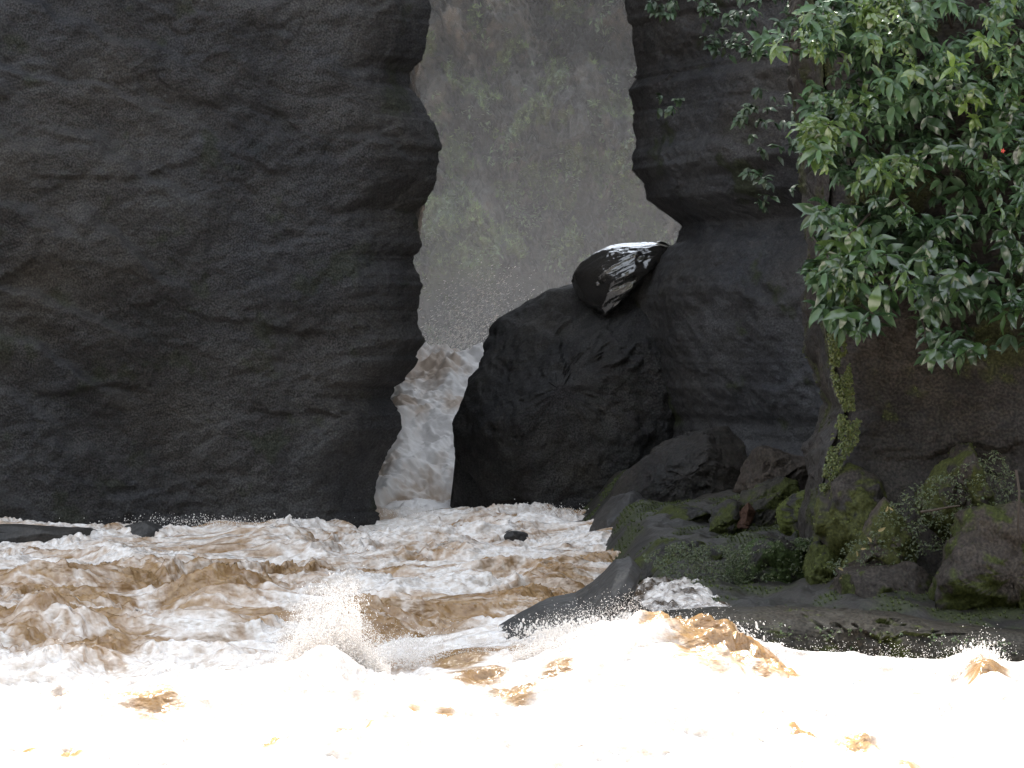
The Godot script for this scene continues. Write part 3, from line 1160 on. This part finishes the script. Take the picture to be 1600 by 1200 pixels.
func shrub(label: String, poly: Array, sprigs: int, size: float, d_front: float, tones: Array, sd: int, young := []) -> void:
	rng.seed = sd
	var pp := PackedVector2Array()
	var lo := Vector2(1e9, 1e9)
	var hi := -lo
	for q in poly:
		var v := Vector2(q[0], q[1])
		pp.append(v)
		lo = lo.min(v)
		hi = hi.max(v)
	var mid := (lo + hi) / 2.0
	var root := Node3D.new()
	root.name = numbered("cliff_shrub")
	var base := pt(mid.x + 20.0, mid.y + 10.0, d_front + 1.1)
	root.position = base
	add_child(root)
	tag(root, label, "shrub", "leafy shrubs on the buttress")
	var fill := []
	var fill_t := []
	var made := 0
	var tried := 0
	var parts := 0
	while made < sprigs and tried < sprigs * 60:
		tried += 1
		var q := Vector2(rng.randf_range(lo.x, hi.x), rng.randf_range(lo.y, hi.y))
		if not inside(q, pp):
			continue
		# uneven cover: gaps where the rock shows
		if n2("tone", q.x * 0.012 + sd, q.y * 0.012) < -0.02 and rng.randf() < 0.9:
			continue
		made += 1
		var back := rng.randf()
		var d := d_front + 0.75 * back * back + 0.1 * rng.randf()
		var tip := pt(q.x, q.y, d) - base
		var axis := Vector3(rng.randf_range(-0.75, 0.35), rng.randf_range(-0.55, 0.35), rng.randf_range(0.45, 1.0)).normalized()
		if rng.randf() < 0.16:
			var hold := tip - axis * 0.28 - Vector3(0, 0, 0.25) + Vector3(rng.randf_range(-0.1, 0.1), 0.08, 0)
			var curve := [hold.lerp(Vector3(rng.randf_range(-0.2, 0.2), rng.randf_range(-0.2, 0.2), -0.4), 0.7), hold, tip - axis * 0.12, tip]
			mesh_node("branch", tube(curve, 0.014, 0.005, 5), mats.bark, root)
		var n := rng.randi_range(6, 10)
		var side := axis.cross(Vector3.UP).normalized()
		var over := side.cross(axis)
		var spin := rng.randf() * TAU
		var is_young := false
		for y in young:
			if q.distance_to(Vector2(y[0], y[1])) < y[2]:
				is_young = true
		var sprig_size := size * rng.randf_range(0.55, 1.3)
		var main_tone: int = tones[rng.randi() % tones.size()]
		for k in n:
			var f := spin + k * 2.399
			var radial := side * cos(f) + over * sin(f)
			var dir := axis * rng.randf_range(0.25, 0.7) + radial + Vector3(0, -0.38, 0)
			var len := sprig_size * rng.randf_range(0.7, 1.15)
			var at := tip - axis * 0.035 * k * size / 0.2
			var up := (axis * 0.8 + Vector3(0, 1.0, 0.25)).normalized()
			var b := leaf_basis(dir, up, len, rng.randf_range(-0.5, 0.5))
			if back > 0.55 or parts >= 290:
				fill.append(Transform3D(b, at))
				var g := rng.randf_range(0.7, 1.4)
				fill_t.append(Color(0.045 * g, 0.09 * g, 0.036 * g))
				continue
			parts += 1
			var tone := 4 if is_young else (main_tone if rng.randf() < 0.7 else int(tones[rng.randi() % tones.size()]))
			var o := mesh_node("leaf", leaf_meshes[rng.randi() % 4], mats["leaf%d" % tone], root)
			o.transform = Transform3D(b, at)
	shrub_inner(pp, lo, hi, base, int(sprigs * 1.2), d_front, size, fill, fill_t)
	if fill.size():
		copies("inner_leaves", leaf_meshes[1], mats.leaf_tint, fill, fill_t, root)


func build_shrubs() -> void:
	shrub("pale-leaved spray of shrub reaching out furthest over the dark right wall", [[1188, 62], [1215, 35], [1262, 12], [1330, -15], [1410, -15], [1405, 60], [1345, 105], [1290, 92], [1250, 75], [1205, 85]], 90, 0.125, 20.9, [1, 3, 3, 0], 101)
	shrub("dense pale-leaved shrub on the highest part of the buttress", [[1340, 60], [1400, -20], [1640, -20], [1640, 120], [1560, 150], [1440, 150], [1360, 130]], 120, 0.125, 20.8, [0, 1, 3], 102, [[1525, 95, 45]])
	shrub("rounded shrub whose leaves bulge over the moss below the pale spray", [[1248, 205], [1262, 160], [1300, 120], [1360, 108], [1440, 140], [1450, 220], [1420, 285], [1340, 292], [1285, 262]], 95, 0.14, 20.9, [0, 1, 1, 3], 103)
	shrub("dark shrub with one red flower among its leaves", [[1440, 150], [1640, 110], [1640, 330], [1560, 350], [1480, 335], [1430, 270]], 100, 0.145, 21.0, [2, 0, 2, 1], 104, [[1530, 175, 30], [1500, 165, 25]])
	shrub("long-leaved shrub hanging beside the mossy edge of the buttress", [[1258, 450], [1268, 380], [1268, 335], [1310, 320], [1400, 300], [1450, 340], [1440, 430], [1390, 490], [1330, 525], [1290, 500]], 85, 0.175, 20.9, [2, 0, 0, 1], 105)
	shrub("sparse dark shrub drooping lowest over the bare brown rock", [[1440, 350], [1540, 340], [1640, 340], [1640, 520], [1560, 540], [1500, 560], [1465, 575], [1440, 530], [1430, 440]], 66, 0.175, 21.1, [2, 2, 0], 106)
	# the red flower
	var fl := Node3D.new()
	fl.name = numbered("red_flower")
	fl.position = pt(1566, 236, 20.85)
	add_child(fl)
	tag(fl, "tiny red flower among the dark shrub leaves", "flower")
	for k in 5:
		var f := TAU * k / 5.0
		var o := mesh_node("petal", leaf_meshes[3], mats.red, fl)
		o.transform = Transform3D(leaf_basis(Vector3(cos(f), sin(f), 0.5), Vector3(0, 0, 1), 0.022, 0), Vector3.ZERO)


# ---------------------------------------------------------------- moss curtains, wall plants, ground cover, fallen leaves
func scatter_leaves(called: String, label: String, category: String, polys: Array, size: Vector2, tone: Color, droop: float, gate := -0.1, parent: Node = null) -> void:
	# polys: [[poly, count, distance, depth], ...]
	var where := []
	var tints := []
	for e in polys:
		var pp := PackedVector2Array()
		var lo := Vector2(1e9, 1e9)
		var hi := -lo
		for q in e[0]:
			var v := Vector2(q[0], q[1])
			pp.append(v)
			lo = lo.min(v)
			hi = hi.max(v)
		var made := 0
		var tried := 0
		while made < e[1] and tried < e[1] * 40:
			tried += 1
			var q := Vector2(rng.randf_range(lo.x, hi.x), rng.randf_range(lo.y, hi.y))
			if not inside(q, pp) or n2("tone", q.x * 0.03, q.y * 0.03 + 50.0) < gate:
				continue
			made += 1
			var p := pt(q.x, q.y, e[2] + e[3] * rng.randf())
			for k in rng.randi_range(2, 5):
				var dir := Vector3(rng.randf_range(-1, 1), rng.randf_range(-1, 0.6) - droop, rng.randf_range(0.0, 1.0))
				var s := rng.randf_range(size.x, size.y)
				where.append(Transform3D(leaf_basis(dir, Vector3(0.1, 0.9, 0.4), s, rng.randf_range(-0.6, 0.6)), p))
				var g := rng.randf_range(0.55, 1.7)
				tints.append(Color(tone.r * g * rng.randf_range(0.85, 1.2), tone.g * g, tone.b * g))
	var o := copies(called, leaf_meshes[3], mats.leaf_tint, where, tints, parent)
	if label:
		tag(o, label, category)


func build_small_plants() -> void:
	rng.seed = 303
	scatter_leaves("moss_curtain", "yellow-green moss hanging down the edge of the buttress", "moss", [
		[[[1292, 520], [1318, 520], [1332, 590], [1336, 640], [1318, 640], [1302, 600]], 1100, 21.75, 0.25],
		[[[1312, 645], [1345, 655], [1340, 690], [1318, 720], [1302, 760], [1280, 768], [1290, 720], [1300, 685]], 1000, 21.7, 0.25],
		[[[1300, 330], [1350, 300], [1360, 420], [1345, 520], [1305, 520]], 700, 21.5, 0.3]], Vector2(0.012, 0.032), Color(0.068, 0.084, 0.020), 0.7, -0.35)
	scatter_leaves("wall_plants", "small dim leafy plants clinging to the dark right wall", "plants", [
		[[[1085, -10], [1260, -10], [1240, 40], [1190, 90], [1110, 85]], 90, 29.2, 0.4],
		[[[1150, 140], [1230, 130], [1260, 200], [1250, 300], [1180, 330], [1150, 200]], 60, 28.6, 0.4],
		[[[1000, -5], [1060, -5], [1050, 25], [1005, 20]], 26, 32.4, 0.3],
		[[[1020, 150], [1060, 145], [1070, 175], [1030, 180]], 10, 31.6, 0.3]], Vector2(0.06, 0.15), Color(0.035, 0.06, 0.028), 0.4)
	scatter_leaves("ground_cover", "low dark green plants covering the bank below the buttress", "ground cover", [
		[[[1000, 870], [1060, 845], [1150, 850], [1270, 838], [1290, 880], [1285, 950], [1180, 955], [1150, 910], [1050, 905]], 4200, 21.9, 1.2],
		[[[1130, 860], [1270, 850], [1285, 900], [1150, 920]], 1800, 22.0, 0.6],
		[[[1290, 880], [1420, 760], [1560, 700], [1600, 760], [1600, 900], [1460, 860], [1330, 930]], 2600, 20.8, 0.6]], Vector2(0.010, 0.028), Color(0.050, 0.064, 0.024), 0.1, -0.3)
	scatter_leaves("shelf_weeds", "tiny green weeds dotted over the flat rock shelf", "weeds", [
		[[[1180, 975], [1400, 985], [1580, 1000], [1600, 1040], [1450, 1020], [1200, 1000]], 1200, 18.35, 0.5]], Vector2(0.012, 0.03), Color(0.05, 0.075, 0.025), 0.0)
	# fallen leaves
	var spots := [[1372, 830, 0.075, 0.5], [1384, 800, 0.055, 1.2], [1390, 793, 0.045, -0.6], [1362, 848, 0.06, 2.1], [1345, 858, 0.05, 0.2], [1340, 870, 0.05, 1.7], [1318, 892, 0.06, 2.6], [1312, 905, 0.045, 0.9]]
	for s in spots:
		var o := mesh_node("fallen_leaf", leaf_meshes[1], mats.dry)
		o.transform = Transform3D(leaf_basis(Vector3(cos(s[3]), sin(s[3]), 0.3), Vector3(0, 0.4, 1), s[2] * 0.95, 0.2), pt(s[0], s[1], 20.85))
		tag(o, "fallen pale yellow leaf on the flank of the pointed crag", "leaf", "fallen leaves on the crag")
	# roots that hang before the weathered crag
	for s in [[1588, 735, 1592, 800, 1596, 850], [1500, 850, 1504, 900, 1498, 960], [1440, 800, 1470, 795, 1500, 790]]:
		var curve := [pt(s[0], s[1], 20.35), pt((s[0] + s[2]) * 0.5 + 3, (s[1] + s[3]) * 0.5, 20.25), pt(s[2], s[3], 20.2), pt((s[2] + s[4]) * 0.5 - 3, (s[3] + s[5]) * 0.5, 20.2), pt(s[4], s[5], 20.25)]
		var o := mesh_node("root", tube(curve, 0.013, 0.006, 5), mats.bark)
		tag(o, "thin brown root strung across the weathered crag", "root", "roots on the crags")


# ---------------------------------------------------------------- splashes
func drops(called: String, label: String, boxes: Array, sd: int) -> void:
	# boxes: [px, py, spread px, spread py, distance, depth, count, size lo, size hi, stretch, tilt]
	rng.seed = sd
	var where := []
	for b in boxes:
		for k in int(b[6]):
			var g := Vector2(rng.randfn(0, 0.5), rng.randfn(0, 0.5))
			var p := pt(b[0] + g.x * b[2], b[1] + g.y * b[3], b[4] + rng.randf_range(-0.5, 0.5) * b[5])
			if p.y < -0.1:
				continue
			var s: float = b[7] + (b[8] - b[7]) * pow(rng.randf(), 3.0)
			var st: float = 1.0 + rng.randf() * b[9]
			var bs := Basis(Vector3(0, 0, 1), b[10] + rng.randfn(0, 0.35)) * Basis(Vector3.UP, rng.randf())
			where.append(Transform3D(bs.scaled_local(Vector3(s, s * st, s)), p))
	var o := copies(called, blob_mesh, mats.foam, where, [])
	tag(o, label, "spray")


func froth_pile(called: String, label: String, piles: Array, sd: int) -> void:
	# piles: [[[px, py of the ragged top], ...], py of the foot, distance, depth, count, size lo, size hi]
	rng.seed = sd
	var where := []
	for e in piles:
		var prof: Array = e[0]
		var a: float = prof[0][0]
		var b: float = prof[prof.size() - 1][0]
		for k in int(e[4]):
			var px := rng.randf_range(a, b)
			var d: float = e[2] + e[3] * rng.randf_range(-0.5, 0.5)
			var top := table(prof, px) - 16.0 * n2("lace", px * 0.045, d * 2.0 + sd) - 10.0 * n2("thread", px * 0.05, d * 3.0)
			var t := pow(rng.randf(), 0.55)
			var py: float = lerpf(top, e[1], t)
			var s: float = lerpf(e[5], e[6], rng.randf() * (0.25 + 0.75 * t))
			if rng.randf() < 0.12:
				py = top - absf(rng.randfn(0, 14.0))
				px += rng.randfn(0, 8.0)
				s = e[5] * rng.randf_range(0.5, 1.2)
			var bs := Basis.from_euler(Vector3(rng.randf() * TAU, rng.randf() * TAU, rng.randf() * TAU))
			where.append(Transform3D(bs.scaled_local(Vector3(s, s * rng.randf_range(0.6, 2.0), s)), pt(px, py, d)))
	var o := copies(called, blob_mesh, mats.foam, where, [])
	tag(o, label, "splash")


func build_splashes() -> void:
	froth_pile("splash_plume", "tall ragged white splash rearing up out of the sunlit rapids", [
		[[[425, 1050], [455, 1000], [475, 965], [500, 955], [520, 940], [552, 932], [565, 960], [556, 985], [585, 1020], [610, 1050]], 1075.0, 17.4, 0.5, 40000, 0.002, 0.008]], 411)
	froth_pile("breaking_crest", "long breaking white wave crest in front of the smooth sloping rock", [
		[[[800, 1025], [850, 1000], [900, 985], [950, 975], [985, 963], [1010, 985]], 1040.0, 17.9, 0.5, 22000, 0.002, 0.007],
		[[[1000, 985], [1040, 978], [1090, 975], [1130, 990], [1180, 1010], [1225, 1045]], 1005.0, 18.2, 0.3, 3500, 0.002, 0.007],
		[[[560, 1030], [620, 1015], [700, 1020], [800, 1025]], 1045.0, 18.2, 0.5, 7000, 0.002, 0.007],
		[[[1225, 1046], [1290, 1036], [1360, 1044], [1420, 1034], [1490, 1042]], 1062.0, 18.0, 0.3, 6000, 0.002, 0.007],
		[[[1480, 1045], [1520, 1028], [1550, 1022], [1580, 1045]], 1060.0, 17.8, 0.3, 4000, 0.002, 0.007]], 412)
	drops("gap_spray", "bright drops of spray flying up before the misty cliff", [
		[730, 500, 70, 55, 44.4, 1.5, 1300, 0.002, 0.008, 4.5, -1.0],
		[700, 535, 50, 25, 44.0, 1.0, 1000, 0.002, 0.009, 4.5, -1.0],
		[770, 450, 60, 35, 44.6, 1.5, 500, 0.002, 0.007, 3.5, -0.9]], 401)
	drops("crest_spray", "white drops thrown up along the sunlit wave crests", [
		[525, 960, 46, 40, 17.6, 0.4, 1500, 0.0015, 0.006, 1.4, 0.2],
		[900, 988, 90, 18, 18.4, 0.5, 1400, 0.002, 0.010, 1.8, 0.3],
		[1000, 975, 60, 16, 18.5, 0.4, 900, 0.002, 0.010, 1.8, -0.3],
		[1140, 995, 60, 20, 18.4, 0.4, 700, 0.002, 0.009, 1.8, 0.5],
		[1530, 1025, 30, 18, 18.0, 0.4, 700, 0.002, 0.010, 1.6, 0.1],
		[640, 1005, 60, 12, 19.0, 0.5, 500, 0.002, 0.008, 1.2, 0.0]], 402)
	var jet := mesh_node("water_jet", tube([pt(440, 830, 30.6), pt(446, 822, 30.6), pt(449, 815, 30.6), pt(449, 810, 30.6), pt(453, 806, 30.6), pt(455, 809, 30.6)], 0.05, 0.015, 8), mats.foam)
	tag(jet, "single white finger of water leaping up before the left cliff", "splash")
	drops("cliff_foot_spray", "grey spray along the foot of the left cliff and the great boulder", [
		[330, 815, 140, 10, 31.0, 0.5, 900, 0.002, 0.007, 1.0, 0.0],
		[850, 800, 70, 12, 33.2, 0.5, 800, 0.002, 0.007, 1.0, 0.0],
		[640, 800, 40, 10, 33.0, 0.5, 700, 0.002, 0.007, 1.0, 0.0]], 403)


# ---------------------------------------------------------------- mist
func fog(called: String, at: Vector3, size: Vector3, density: float) -> void:
	var f := FogVolume.new()
	f.name = numbered(called)
	f.shape = RenderingServer.FOG_VOLUME_SHAPE_ELLIPSOID
	f.size = size
	f.position = at
	var m := FogMaterial.new()
	m.albedo = Color(0.96, 0.96, 0.97)
	m.density = density
	f.material = m
	add_child(f)
	f.set_meta("kind", "stuff")


func build_mist() -> void:
	fog("mist", Vector3(0.2, 1.0, -58.0), Vector3(30, 34, 22), 0.0023)
	fog("mist", Vector3(0.5, 1.0, -55.0), Vector3(18, 15, 16), 0.0016)
	fog("mist", Vector3(0.3, 1.0, -54.0), Vector3(15, 10, 14), 0.0016)
	fog("mist", Vector3(0.0, 1.0, -53.0), Vector3(12, 6, 12), 0.002)
	fog("mist", Vector3(-0.3, 0.6, -40.5), Vector3(5, 5.5, 9), 0.020)
